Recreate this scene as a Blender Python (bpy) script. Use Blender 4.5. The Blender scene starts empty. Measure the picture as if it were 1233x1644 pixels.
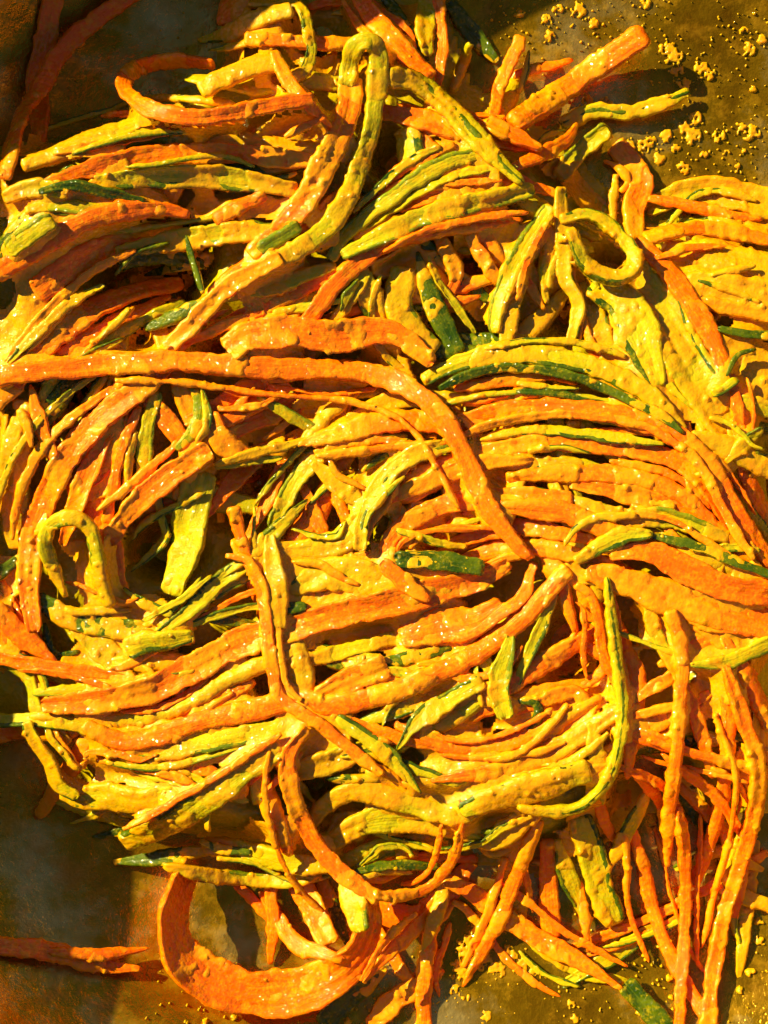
import bpy, math, random
import numpy as np
from mathutils import Vector

# ------------------------------------------------------------------ camera, light, exposure
S = bpy.context.scene
W_PX, H_PX = 1233.0, 1644.0
FIELD_W = 0.18                       # the photo shows about 18 cm x 24 cm of the bowl
K = FIELD_W / W_PX
CAM_Z, REF_Z = 0.46, 0.022
cam_d = bpy.data.cameras.new('camera')
cam_d.sensor_fit = 'VERTICAL'; cam_d.sensor_height = 24.0
cam_d.lens = 12.0 * (CAM_Z - REF_Z) / (FIELD_W * H_PX / W_PX / 2)
cam_d.clip_start = 0.01; cam_d.clip_end = 50
cam = bpy.data.objects.new('camera', cam_d)
cam.location = (0, 0, CAM_Z)
S.collection.objects.link(cam); S.camera = cam

SUN_EL = math.radians(31)
SUN_DIR = Vector((-0.86 * math.cos(SUN_EL), 0.51 * math.cos(SUN_EL), math.sin(SUN_EL))).normalized()  # towards the sun
world = bpy.data.worlds.new('World'); S.world = world; world.use_nodes = True
wn = world.node_tree.nodes; wl = world.node_tree.links
sky = wn.new('ShaderNodeTexSky'); sky.sky_type = 'NISHITA'; sky.sun_disc = False
sky.sun_elevation = SUN_EL
sky.sun_rotation = math.atan2(SUN_DIR.x, SUN_DIR.y)
wn['Background'].inputs[1].default_value = 0.027
wl.new(sky.outputs[0], wn['Background'].inputs[0])
sun_d = bpy.data.lights.new('sun', 'SUN'); sun_d.energy = 5.0; sun_d.angle = math.radians(0.5)
sun_d.color = (1.0, 0.86, 0.42)
sun = bpy.data.objects.new('sun', sun_d); S.collection.objects.link(sun)
sun.location = SUN_DIR * 2
sun.rotation_euler = (-SUN_DIR).to_track_quat('-Z', 'Y').to_euler()
S.view_settings.view_transform = 'Standard'; S.view_settings.look = 'None'
S.view_settings.gamma = 1.0; S.view_settings.use_curve_mapping = False
S.view_settings.exposure = 1.22
S.cycles.use_denoising = True; S.cycles.use_adaptive_sampling = True; S.cycles.adaptive_threshold = 0.02
S.cycles.max_bounces = 5; S.cycles.diffuse_bounces = 4; S.cycles.glossy_bounces = 3

rng = np.random.default_rng(7)
random.seed(7)

# ------------------------------------------------------------------ noise (numpy)
_p = rng.permutation(256).astype(np.int64)
_v = rng.random(256)
def _h(ix, iy, iz):
    return _p[(_p[(_p[ix & 255] + iy) & 255] + iz) & 255]
def vnoise(P):
    i = np.floor(P).astype(np.int64); f = P - i
    f = f * f * f * (f * (f * 6 - 15) + 10)
    x, y, z = i[..., 0], i[..., 1], i[..., 2]; r = 0
    for dx in (0, 1):
        wx = f[..., 0] if dx else 1 - f[..., 0]
        for dy in (0, 1):
            wy = f[..., 1] if dy else 1 - f[..., 1]
            for dz in (0, 1):
                wz = f[..., 2] if dz else 1 - f[..., 2]
                r = r + wx * wy * wz * _v[_h(x + dx, y + dy, z + dz)]
    return r
def fbm(P, o=3):
    r = 0; a = 0.5; n = 0
    for k in range(o):
        r = r + a * vnoise(P * 2 ** k + 17.3 * k); n += a; a *= 0.5
    return r / n
def crumbs(P, cell, rmax, prob=0.7):
    """height of round crumbs of sauce scattered through space, cut by the surface P"""
    q = P / cell; i = np.floor(q - 0.5).astype(np.int64); best = np.zeros(P.shape[:-1])
    for dx in (0, 1):
        for dy in (0, 1):
            for dz in (0, 1):
                c = i + np.array((dx, dy, dz))
                h = _h(c[..., 0], c[..., 1], c[..., 2])
                j = np.stack([_v[h], _v[(h * 7 + 31) & 255], _v[(h * 13 + 77) & 255]], -1)
                d2 = (((c + j) - q) ** 2).sum(-1) * cell * cell
                rr = _v[(h * 29 + 11) & 255]
                r = np.where(rr < prob, rmax * (0.35 + 0.65 * rr / prob), 0)
                best = np.maximum(best, np.sqrt(np.maximum(r * r - d2, 0)))
    return best

# ------------------------------------------------------------------ materials
def newmat(name):
    m = bpy.data.materials.new(name); m.use_nodes = True
    nt = m.node_tree
    return m, nt, nt.nodes['Principled BSDF']
def node(nt, t, **kw):
    n = nt.nodes.new(t)
    for k, v in kw.items():
        if k == 'ins':
            for a, b in v.items(): n.inputs[a].default_value = b
        else: setattr(n, k, v)
    return n
def ramp(nt, fac, stops):
    r = nt.nodes.new('ShaderNodeValToRGB'); e = r.color_ramp.elements
    while len(e) < len(stops): e.new(0.5)
    for k, (p, c) in enumerate(stops):
        e[k].position = p; e[k].color = (*c, 1) if len(c) == 3 else c
    nt.links.new(fac, r.inputs[0]); return r.outputs[0]
def geo_noise(nt, scale, detail=3, rough=0.55, stretch=None):
    if stretch:
        tc = node(nt, 'ShaderNodeUVMap', uv_map='uv')
        mp = node(nt, 'ShaderNodeMapping'); mp.inputs['Scale'].default_value = stretch
        nt.links.new(tc.outputs[0], mp.inputs[0]); src = mp.outputs[0]
    else:
        src = node(nt, 'ShaderNodeNewGeometry').outputs['Position']
    n = node(nt, 'ShaderNodeTexNoise', ins={'Scale': scale, 'Detail': detail, 'Roughness': rough})
    nt.links.new(src, n.inputs['Vector']); return n.outputs[0]
def mixc(nt, fac, a, b, blend='MIX'):
    m = node(nt, 'ShaderNodeMix', data_type='RGBA', blend_type=blend)
    for s, i in ((fac, 0), (a, 6), (b, 7)):
        if hasattr(s, 'is_linked'): nt.links.new(s, m.inputs[i])
        else: m.inputs[i].default_value = s if i == 0 else (*s, 1)
    return m.outputs[2]
def bump(nt, bsdf, h, strength, dist, prev=None):
    b = node(nt, 'ShaderNodeBump', ins={'Strength': strength, 'Distance': dist})
    nt.links.new(h, b.inputs['Height'])
    if prev: nt.links.new(prev, b.inputs['Normal'])
    nt.links.new(b.outputs[0], bsdf.inputs['Normal']); return b.outputs[0]

def wet(nt, b, w):
    """oily film on top: small sharp glints"""
    b.inputs['Coat Weight'].default_value = w; b.inputs['Coat Roughness'].default_value = 0.05; b.inputs['Coat IOR'].default_value = 1.45
    n = node(nt, 'ShaderNodeBump', ins={'Strength': 0.8, 'Distance': 0.0008})
    nt.links.new(geo_noise(nt, 1250, 0, 0.5), n.inputs['Height']); nt.links.new(n.outputs[0], b.inputs['Coat Normal'])
def veg(name, c0, c1, c2, film, film_lo, film_hi, rough=0.24):
    """raw vegetable: lengthwise fibres, blotches, and a thin wet film of sauce with ragged edges"""
    m, nt, b = newmat(name)
    oi = node(nt, 'ShaderNodeObjectInfo').outputs['Random']
    fib = geo_noise(nt, 1.0, 4, 0.6, (90, 1500, 1))
    col = ramp(nt, fib, [(0.3, c0), (0.5, c1), (0.72, c2)])
    col = mixc(nt, 0.35, col, ramp(nt, oi, [(0.0, c0), (0.5, c1), (1.0, c2)]))
    if 'peel' in name:
        col = mixc(nt, ramp(nt, geo_noise(nt, 170, 4, 0.65), [(0.42, (0, 0, 0)), (0.68, (1, 1, 1))]), col, c2)
    fn = mixc(nt, 0.45, geo_noise(nt, 260, 4, 0.65), geo_noise(nt, 1100, 3, 0.6))
    fm = ramp(nt, fn, [(film_lo, (0, 0, 0)), (film_hi, (1, 1, 1))])
    col = mixc(nt, fm, col, film)
    nt.links.new(col, b.inputs['Base Color'])
    rr = ramp(nt, geo_noise(nt, 700, 2), [(0.3, (rough * 0.6,) * 3), (0.7, (rough * 1.5,) * 3)])
    nt.links.new(rr, b.inputs['Roughness'])
    p = bump(nt, b, fib, 0.4, 0.0006)
    p = bump(nt, b, geo_noise(nt, 1400, 3), 0.35, 0.0005, p)
    wet(nt, b, 1.0)
    b.inputs['Specular IOR Level'].default_value = 0.12
    b.inputs['Specular Tint'].default_value = (1.0, 0.80, 0.32, 1)
    return m, nt, b

M = {}
M['carrot'], _, b = veg('carrot_flesh', (0.84, 0.112, 0.0002), (0.92, 0.148, 0.0002), (0.94, 0.19, 0.0003), (0.90, 0.27, 0.0005), 0.47, 0.62)
M['zucchini'], _, b = veg('zucchini_flesh', (0.33, 0.29, 0.001), (0.46, 0.385, 0.002), (0.57, 0.45, 0.006), (0.62, 0.36, 0.001), 0.44, 0.62)
M['peel'], nt, b = veg('zucchini_peel', (0.012, 0.034, 0.001), (0.030, 0.065, 0.001), (0.12, 0.15, 0.002), (0.34, 0.26, 0.002), 0.52, 0.66, 0.2)
M['peel_light'], nt, b = veg('zucchini_peel_pale', (0.07, 0.11, 0.001), (0.14, 0.18, 0.002), (0.27, 0.27, 0.003), (0.45, 0.32, 0.003), 0.50, 0.64, 0.22)

def sauce_mat(name, thin, lo, mid, hi):
    m, nt, b = newmat(name)
    n = mixc(nt, 0.5, geo_noise(nt, 230, 4, 0.65), geo_noise(nt, 1300, 3, 0.6))
    col = ramp(nt, n, [(0.38, lo), (0.50, mid), (0.62, hi)])
    oi = node(nt, 'ShaderNodeObjectInfo').outputs['Random']
    col = mixc(nt, 0.3, col, ramp(nt, oi, [(0.0, lo), (0.5, mid), (1.0, hi)]))
    th = node(nt, 'ShaderNodeAttribute', attribute_name='thick').outputs['Fac']
    col = mixc(nt, ramp(nt, th, [(0.0, (0, 0, 0)), (0.75, (1, 1, 1))]), thin, col)      # a thin film lets the vegetable show through
    vo = node(nt, 'ShaderNodeTexVoronoi', ins={'Scale': 70})
    nt.links.new(node(nt, 'ShaderNodeNewGeometry').outputs['Position'], vo.inputs['Vector'])
    sp = ramp(nt, vo.outputs['Distance'], [(0.018, (1, 1, 1)), (0.028, (0, 0, 0))])
    col = mixc(nt, sp, col, (0.05, 0.015, 0.002))            # ground spice specks
    nt.links.new(col, b.inputs['Base Color'])
    rr = ramp(nt, geo_noise(nt, 500, 2), [(0.3, (0.15,) * 3), (0.7, (0.4,) * 3)])
    nt.links.new(rr, b.inputs['Roughness'])
    p = bump(nt, b, geo_noise(nt, 950, 4, 0.6), 0.36, 0.0007)
    b.inputs['Specular IOR Level'].default_value = 0.2
    wet(nt, b, 1.0)
    b.inputs['Specular Tint'].default_value = (1.0, 0.9, 0.6, 1)
    return m
M['sauce_c'] = sauce_mat('sauce_on_carrot', (0.86, 0.205, 0.0005), (0.80, 0.25, 0.0006), (0.82, 0.32, 0.0008), (0.83, 0.39, 0.0012))
M['sauce_z'] = sauce_mat('sauce_on_zucchini', (0.50, 0.36, 0.001), (0.66, 0.22, 0.0006), (0.75, 0.29, 0.0008), (0.80, 0.37, 0.0015))

# bowl steel: warm greased steel, scratches, smears of dressing
def steel():
    m, nt, b = newmat('greased_steel')
    pos = node(nt, 'ShaderNodeNewGeometry').outputs['Position']
    mp = node(nt, 'ShaderNodeMapping'); mp.inputs['Scale'].default_value = (650, 170, 170)
    mp.inputs['Rotation'].default_value = (0, 0, math.radians(52))
    nt.links.new(pos, mp.inputs[0])
    sc = node(nt, 'ShaderNodeTexNoise', ins={'Scale': 1.0, 'Detail': 4, 'Roughness': 0.65})
    nt.links.new(mp.outputs[0], sc.inputs['Vector'])
    big = geo_noise(nt, 30, 7, 0.72)
    col = ramp(nt, big, [(0.30, (0.26, 0.11, 0.0003)), (0.5, (0.50, 0.26, 0.004)), (0.66, (0.74, 0.50, 0.14))])
    smear = geo_noise(nt, 95, 6, 0.7)
    sm = ramp(nt, smear, [(0.54, (0, 0, 0)), (0.72, (0.7,) * 3)])
    col = mixc(nt, sm, col, (0.30, 0.16, 0.004))
    nt.links.new(col, b.inputs['Base Color'])
    mt = ramp(nt, smear, [(0.50, (0.82,) * 3), (0.70, (0.35,) * 3)])
    nt.links.new(mt, b.inputs['Metallic'])
    rr = ramp(nt, sc.outputs[0], [(0.35, (0.09,) * 3), (0.65, (0.24,) * 3)])
    nt.links.new(rr, b.inputs['Roughness'])
    p = bump(nt, b, sc.outputs[0], 0.10, 0.0004)
    p = bump(nt, b, smear, 0.5, 0.0016, p)
    p = bump(nt, b, geo_noise(nt, 1500, 2), 0.15, 0.0004, p)
    return m
M['steel'] = steel()

# ------------------------------------------------------------------ object helpers
COL = S.collection
def mesh_from_grid(name, V, closed_v=True, caps=True, uv=None, thick=None):
    """V: (n, m, 3) rings"""
    n, m = V.shape[:2]
    idx = np.arange(n * m).reshape(n, m)
    a = idx[:-1]; bb = idx[1:]
    if closed_v:
        q = np.stack([a, np.roll(a, -1, 1), np.roll(bb, -1, 1), bb], -1).reshape(-1, 4)
    else:
        q = np.stack([a[:, :-1], a[:, 1:], bb[:, 1:], bb[:, :-1]], -1).reshape(-1, 4)
    verts = V.reshape(-1, 3); tri = np.zeros((0, 3), np.int64)
    if caps and closed_v:
        c0, c1 = n * m, n * m + 1
        verts = np.vstack([verts, V[0].mean(0), V[-1].mean(0)])
        r0, r1 = idx[0], idx[-1]
        tri = np.vstack([np.stack([np.full(m, c0), np.roll(r0, -1), r0], -1),
                         np.stack([np.full(m, c1), r1, np.roll(r1, -1)], -1)])
    me = bpy.data.meshes.new(name)
    me.vertices.add(len(verts)); me.vertices.foreach_set('co', verts.astype(np.float32).ravel())
    nl = len(q) * 4 + len(tri) * 3
    me.loops.add(nl); li = np.concatenate([q.ravel(), tri.ravel()]).astype(np.int32)
    me.loops.foreach_set('vertex_index', li)
    me.polygons.add(len(q) + len(tri))
    st = np.concatenate([np.arange(len(q)) * 4, len(q) * 4 + np.arange(len(tri)) * 3]).astype(np.int32)
    me.polygons.foreach_set('loop_start', st)
    me.polygons.foreach_set('use_smooth', np.ones(len(st), bool))
    me.update(calc_edges=True)
    if uv is not None:
        lay = me.uv_layers.new(name='uv')
        full = np.vstack([uv.reshape(-1, 2), np.zeros((len(verts) - n * m, 2))])
        lay.data.foreach_set('uv', full[li].astype(np.float32).ravel())
    if thick is not None:
        at = me.attributes.new('thick', 'FLOAT', 'POINT')
        at.data.foreach_set('value', np.concatenate([thick.ravel(), np.full(len(verts) - n * m, 0.5)]).astype(np.float32))
    return me
def add(name, me, mat, parent=None, loc=None):
    if mat and not me.materials: me.materials.append(mat)
    o = bpy.data.objects.new(name, me); COL.objects.link(o)
    if parent: o.parent = parent
    if loc is not None: o.location = loc
    return o
def tag(o, label=None, cat=None, group=None, kind=None):
    if label: o['label'] = label
    if cat: o['category'] = cat
    if group: o['group'] = group
    if kind: o['kind'] = kind
    return o

# ------------------------------------------------------------------ the bowl
R_FLOOR, R_RIM, H_RIM = 0.118, 0.185, 0.063
BX, BY = 0.026, 0.013
def bowl_z(r):
    t = np.clip((r - R_FLOOR) / (R_RIM - R_FLOOR), 0, 1.0)
    return H_RIM * (1 - np.sqrt(np.maximum(1 - (t * 0.985) ** 2, 0))) / (1 - math.sqrt(1 - 0.985 ** 2))
def make_bowl():
    root = bpy.data.objects.new('mixing_bowl', None); COL.objects.link(root); root.location = (BX, BY, 0)
    tag(root, 'greasy stainless steel mixing bowl smeared with yellow sauce, holding the whole salad', 'bowl')
    rs = np.concatenate([np.linspace(0.00001, R_FLOOR, 60), np.linspace(R_FLOOR, R_RIM, 90)[1:]])
    th = np.linspace(0, 2 * np.pi, 240, endpoint=False)
    z = bowl_z(rs)
    V = np.zeros((len(rs), 240, 3))
    V[..., 0] = rs[:, None] * np.cos(th); V[..., 1] = rs[:, None] * np.sin(th); V[..., 2] = z[:, None]
    dent = (fbm(np.stack([V[..., 0] * 22, V[..., 1] * 22, V[..., 2] * 22], -1), 2) - 0.5) * 0.0012
    V[..., 2] += dent
    add('inner_wall', mesh_from_grid('bowl_inner', V, caps=False), M['steel'], root)
    V2 = V.copy(); V2[..., 2] -= 0.0035; V2[..., :2] *= 1.012
    V2 = V2[::-1].copy()
    add('outer_wall', mesh_from_grid('bowl_outer', V2, caps=False), M['steel'], root)
    ph = np.linspace(0, 2 * np.pi, 14, endpoint=False)
    Rm = np.zeros((241, 14, 3)); t2 = np.linspace(0, 2 * np.pi, 241)
    rr = R_RIM + 0.001 + 0.0028 * np.cos(ph)
    Rm[..., 0] = rr[None] * np.cos(t2)[:, None]; Rm[..., 1] = rr[None] * np.sin(t2)[:, None]
    Rm[..., 2] = H_RIM + 0.0028 * np.sin(ph)[None]
    add('rolled_rim', mesh_from_grid('bowl_rim', Rm, caps=False), M['steel'], root)
make_bowl()

# ------------------------------------------------------------------ the heap: height map that strips are laid on, one after another
GS = 0.0005; GX0, GY0 = -0.125, -0.155; GNX, GNY = 500, 620
gx = GX0 + GS * np.arange(GNX); gy = GY0 + GS * np.arange(GNY)
GXX, GYY = np.meshgrid(gx, gy)
def px2w(x, y, z):
    f = K * (CAM_Z - z) / (CAM_Z - REF_Z)
    return (x - W_PX / 2) * f, (H_PX / 2 - y) * f
OUT = np.array([(-260, 270), (0, 215), (170, 175), (330, 90), (350, -40), (720, -40), (770, 110), (900, 190), (1040, 330), (1330, 300),
                (1330, 1330), (1180, 1330), (1050, 1330), (900, 1440), (760, 1410), (600, 1420), (330, 1370), (120, 1320), (40, 1220), (-60, 1130), (-260, 1100)], float)
OUTW = np.stack(px2w(OUT[:, 0], OUT[:, 1], 0.012), -1)
def poly_sd(X, Y, P):
    d = np.full(X.shape, 1e9); ins = np.zeros(X.shape, bool)
    for k in range(len(P)):
        a, b2 = P[k], P[(k + 1) % len(P)]
        e = b2 - a; t = np.clip(((X - a[0]) * e[0] + (Y - a[1]) * e[1]) / (e @ e), 0, 1)
        d = np.minimum(d, np.hypot(X - a[0] - t * e[0], Y - a[1] - t * e[1]))
        c = (a[1] > Y) != (b2[1] > Y)
        with np.errstate(divide='ignore', invalid='ignore'):
            ins ^= c & (X < (b2[0] - a[0]) * (Y - a[1]) / (b2[1] - a[1]) + a[0])
    return np.where(ins, d, -d)
SD = poly_sd(GXX, GYY, OUTW)
HB = bowl_z(np.hypot(GXX - BX, GYY - BY))
tt = np.clip(SD / (0.026 - 0.014 * (GXX < -0.02)), 0, 1); tt = tt * tt * (3 - 2 * tt)
ul = px2w(70, 290, 0.02)
bump_ul = 0.016 * np.exp(-((GXX - ul[0]) ** 2 + (GYY - ul[1]) ** 2) / 0.060 ** 2)
pit = 0 * GXX
for (qx, qy, qr) in ((930, 1040, 62), (400, 780, 62), (262, 880, 46), (150, 632, 46), (235, 470, 80), (515, 40, 40), (760, 440, 40), (690, 510, 30), (985, 430, 40),
                     (1060, 1250, 60), (1120, 880, 30), (280, 420, 60), (350, 545, 40), (700, 880, 24), (640, 250, 40), (930, 490, 50), (500, 1260, 30), (760, 1390, 40)):
    q = px2w(qx, qy, 0.012); rr_ = qr * K
    pit = np.maximum(pit, np.exp(-(((GXX - q[0]) ** 2 + (GYY - q[1]) ** 2) / rr_ ** 2) ** 1.5))
MOUND = (0.015 + bump_ul) * tt * (1 - 0.95 * pit) + (fbm(np.stack([GXX * 70, GYY * 70, 0 * GXX], -1), 3) - 0.5) * 0.010 * tt
HM = HB + np.maximum(MOUND, 0)
HBASE = HM.copy()
def samp(A, X, Y):
    i = np.clip(((X - GX0) / GS).round().astype(int), 0, GNX - 1)
    j = np.clip(((Y - GY0) / GS).round().astype(int), 0, GNY - 1)
    return A[j, i]

def make_core():
    st = 2
    V = np.stack([GXX, GYY, HBASE], -1)[::st, ::st].copy()
    P = V.copy()
    V[..., 2] += crumbs(P, 0.003, 0.0014) * 0.8 + (fbm(P * 300, 3) - 0.5) * 0.0012
    V[..., 2] -= 0.0045 * tt[::st, ::st]
    out = (SD[::st, ::st] < 0.001)
    V[..., 2] = np.where(out, HB[::st, ::st] - 0.004, V[..., 2])
    n, m = V.shape[:2]; idx = np.arange(n * m).reshape(n, m)
    q = np.stack([idx[:-1, :-1], idx[:-1, 1:], idx[1:, 1:], idx[1:, :-1]], -1).reshape(-1, 4)
    keep = ~(out[:-1, :-1] & out[:-1, 1:] & out[1:, 1:] & out[1:, :-1]).reshape(-1)
    q = q[keep]; used = np.unique(q); mp = np.full(n * m, -1); mp[used] = np.arange(len(used))
    me = bpy.data.meshes.new('sauce_bed')
    me.from_pydata(V.reshape(-1, 3)[used].tolist(), [], mp[q].tolist())
    me.polygons.foreach_set('use_smooth', np.ones(len(me.polygons), bool))
    o = add('sauce_bed', me, M['sauce_z'])
    tag(o, 'thick yellow sauce pooled under the tangled vegetable strips', 'sauce', kind='stuff')
make_core()

# ------------------------------------------------------------------ strips
def catmull(P, n_per=24):
    P = np.asarray(P, float)
    Q = np.vstack([2 * P[0] - P[1], P, 2 * P[-1] - P[-2]])
    out = []
    for k in range(1, len(Q) - 2):
        t = np.linspace(0, 1, n_per, endpoint=False)[:, None]
        p0, p1, p2, p3 = Q[k - 1], Q[k], Q[k + 1], Q[k + 2]
        out.append(0.5 * (2 * p1 + (p2 - p0) * t + (2 * p0 - 5 * p1 + 4 * p2 - p3) * t ** 2 + (3 * p1 - p0 - 3 * p2 + p3) * t ** 3))
    out.append(P[-1:]); return np.vstack(out)
def resample(P, step, nd=3):
    d = np.concatenate([[0], np.cumsum(np.linalg.norm(np.diff(P[:, :nd], axis=0), axis=1))])
    n = max(6, int(d[-1] / step) + 1)
    s = np.linspace(0, d[-1], n)
    return np.stack([np.interp(s, d, P[:, k]) for k in range(P.shape[1])], -1), s
def gauss(a, sig):
    if sig < 0.3: return a
    r = int(3 * sig) + 1; k = np.exp(-0.5 * (np.arange(-r, r + 1) / sig) ** 2); k /= k.sum()
    return np.convolve(np.pad(a, r, mode='edge'), k, 'valid')
def maxf(a, r):
    p = np.pad(a, r, mode='edge'); return np.max(np.stack([p[k:k + len(a)] for k in range(2 * r + 1)]), 0)

def section(w, th, m):
    t = np.linspace(0, 2 * np.pi, 721)
    e = 0.2
    y = w / 2 * np.sign(np.cos(t)) * np.abs(np.cos(t)) ** e; z = th / 2 * np.sign(np.sin(t)) * np.abs(np.sin(t)) ** e
    d = np.concatenate([[0], np.cumsum(np.hypot(np.diff(y), np.diff(z)))])
    s = np.linspace(0, d[-1], m, endpoint=False)
    y, z = np.interp(s, d, y), np.interp(s, d, z)
    ty, tz = np.roll(y, -1) - np.roll(y, 1), np.roll(z, -1) - np.roll(z, 1)
    L = np.hypot(ty, tz); return y, z, tz / L, -ty / L, s

STRIPS = []
def strip(kind, layer, w, pts, sauce, label, ts=None, te=None, roll=(0, 0), th=None, peel=None, lift=0.0, zs=0.0, ze=0.0, fine=True, group=None):
    P = []
    for tok in pts.split():
        v = [float(a) for a in tok.split(',')]
        P.append(v + [0.0] * (3 - len(v)))
    STRIPS.append(dict(kind=kind, layer=layer, w=w, P=P, sauce=sauce, label=label, ts=ts, te=te, roll=roll, th=th, peel=peel,
                       lift=lift, zs=zs, ze=ze, fine=fine, group=group, k=len(STRIPS)))

def build_strip(d):
    r = np.random.default_rng(1000 + d['k'])
    wpx = d['w']; w = wpx * K * d.get('ws', 0.79)
    th = (d['th'] * 1e-3) if d['th'] else min(max(0.27 * w, 0.0009), 0.0017) * r.uniform(0.9, 1.15)
    ts = d['ts'] if d['ts'] is not None else r.uniform(0.12, 0.65)
    te = d['te'] if d['te'] is not None else r.uniform(0.12, 0.65)
    pts = np.array(d['P'], float)
    if d['ts'] is None:
        v = pts[0] - pts[1]; v[2] = 0; pts = np.vstack([pts[0] + v / np.hypot(v[0], v[1]) * r.uniform(25, 60) - np.array((0, 0, 0.8)), pts])
    if d['te'] is None:
        v = pts[-1] - pts[-2]; v[2] = 0; pts = np.vstack([pts, pts[-1] + v / np.hypot(v[0], v[1]) * r.uniform(25, 60) - np.array((0, 0, 0.8))])
    px = catmull(pts)
    px, _ = resample(px, 7.0, 2)                       # ~1 mm
    n = len(px)
    roll = np.radians(np.interp(np.linspace(0, 1, n), np.linspace(0, 1, len(d['roll'])), d['roll']))
    hw = w / 2; ac, as_ = np.abs(np.cos(roll)), np.abs(np.sin(roll))
    half = as_ * hw * 0.9 + ac * th / 2
    z = np.full(n, 0.02)
    for it in range(3):
        X, Y = px2w(px[:, 0], px[:, 1], z)
        T = np.stack([np.gradient(X), np.gradient(Y)], -1); T /= np.linalg.norm(T, axis=1)[:, None] + 1e-12
        N = np.stack([-T[:, 1], T[:, 0]], -1)
        hs = np.stack([samp(HM, X + N[:, 0] * o * hw * ac, Y + N[:, 1] * o * hw * ac) for o in (-0.95, -0.5, 0, 0.5, 0.95)])
        top = 0.55 * hs.max(0) + 0.45 * hs.mean(0)
        req = top + half - 0.30 * th
        env = gauss(maxf(req, 5), 7.0)
        env = np.maximum(env, req - 0.0006)
        z = gauss(env, 2.0)
    u = np.linspace(0, 1, n)
    z = z + d['lift'] * 1e-3 + px[:, 2] * 1e-3 + d['zs'] * 1e-3 * np.clip(1 - u / 0.45, 0, 1) ** 1.5 + d['ze'] * 1e-3 * np.clip((u - 0.55) / 0.45, 0, 1) ** 1.5
    X, Y = px2w(px[:, 0], px[:, 1], z)
    wob = (fbm(np.stack([u * n * 0.12, np.full(n, d['k'] * 3.7), np.zeros(n)], -1), 2) - 0.5)
    slope = gauss(np.arctan2(hs[4] - hs[0], 2 * hw * 0.95 * np.maximum(ac, 0.3)), 5) * 0.55
    tilt = np.clip(slope, -0.5, 0.5) * ac + roll + wob * 0.5
    # write the height map
    Zt = z + half
    for o in np.linspace(-1, 1, max(3, int(2 * hw / (GS * 0.9)))):
        xx, yy = X + N[:, 0] * o * hw * ac, Y + N[:, 1] * o * hw * ac
        xs = np.interp(np.arange(0, n - 1, 0.4), np.arange(n), xx); ys = np.interp(np.arange(0, n - 1, 0.4), np.arange(n), yy)
        zz = np.interp(np.arange(0, n - 1, 0.4), np.arange(n), Zt + np.tan(np.clip(tilt - roll, -0.5, 0.5)) * o * hw * ac)
        i = ((xs - GX0) / GS).round().astype(int); j = ((ys - GY0) / GS).round().astype(int)
        ok = (i >= 0) & (i < GNX) & (j >= 0) & (j < GNY)
        np.maximum.at(HM, (j[ok], i[ok]), zz[ok])
    C = np.stack([X, Y, z], -1)
    base = C[n // 2].copy(); base[2] = z.min() - half[0]
    def rings(step, m, extra=None):
        Q, s = resample(np.column_stack([C, tilt]), step)
        c, tl = Q[:, :3], Q[:, 3]; L = s[-1]
        Tn = np.gradient(c, axis=0); Tn /= np.linalg.norm(Tn, axis=1)[:, None] + 1e-12
        Nn = np.cross(np.array((0, 0, 1.0))[None], Tn); Nn /= np.linalg.norm(Nn, axis=1)[:, None] + 1e-9
        Un = np.cross(Tn, Nn)
        ct, sn = np.cos(tl)[:, None], np.sin(tl)[:, None]
        Ny = Nn * ct + Un * sn; Uz = Un * ct - Nn * sn
        y, zc, ny, nz, sv = section(w, th, m)
        e = np.minimum(s, L - s)
        tl_ = min(0.42 * L, 3.2 * w)
        ms = ts + (1 - ts) * np.clip(s / tl_, 0, 1) ** 0.85; me_ = te + (1 - te) * np.clip((L - s) / tl_, 0, 1) ** 0.85
        mw = ms * me_
        wn_ = 1 + 0.22 * (fbm(np.stack([s * 160, np.full(len(s), d['k'] * 1.9), np.zeros(len(s))], -1), 3) - 0.5) * 2 * 0.6
        cap = np.sqrt(np.clip(1 - (1 - np.clip(e / (th * 0.55), 0, 1)) ** 2, 0.06, 1))
        # ragged separate edges
        el = 1 + 2 * min(0.22, 0.0005 / w) * (fbm(np.stack([s * 420, np.full(len(s), d['k'] * 5.1 + 40), np.zeros(len(s))], -1), 3) - 0.5) * 2
        er = 1 + 2 * min(0.22, 0.0005 / w) * (fbm(np.stack([s * 420, np.full(len(s), d['k'] * 5.1 + 90), np.zeros(len(s))], -1), 3) - 0.5) * 2
        sk = r_sk * (2 * (e / (th * 0.55) < 3))
        fy = mw * wn_ * (0.55 + 0.45 * cap)
        yy = y[None] * fy[:, None] * np.where(y[None] > 0, el[:, None], er[:, None])
        zz = zc[None] * ((0.6 + 0.4 * mw) * cap)[:, None]
        aa = y / (w / 2)
        g3 = np.stack(np.broadcast_arrays(s[:, None] * 45 + d['k'], (yy / 0.0011) + d['k'] * 3.3, np.sign(zc)[None] * 5.0), -1)
        zz = zz + np.sign(zc)[None] * (vnoise(g3) - 0.5) * ((0.00022 + 0.00020 * min(1, w / 0.008)) * (1 - np.abs(aa) ** 4))[None] * cap[:, None]
        zz = zz + (curl * w * (aa ** 2 - 0.4))[None] * mw[:, None]
        P = c[:, None] + Ny[:, None] * yy[..., None] + Uz[:, None] * zz[..., None]
        Nr = Ny[:, None] * ny[None, :, None] + Uz[:, None] * nz[None, :, None]
        uv = np.stack(np.broadcast_arrays(s[:, None] + d['k'] * 0.37, sv[None]), -1)
        return P, Nr, uv, y, zc, s, L
    r_sk = 0; curl = r.normal(0, 0.07)
    carrot = d['kind'] == 'c'
    fine = d['fine']
    per = 2 * (w + th)
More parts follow.
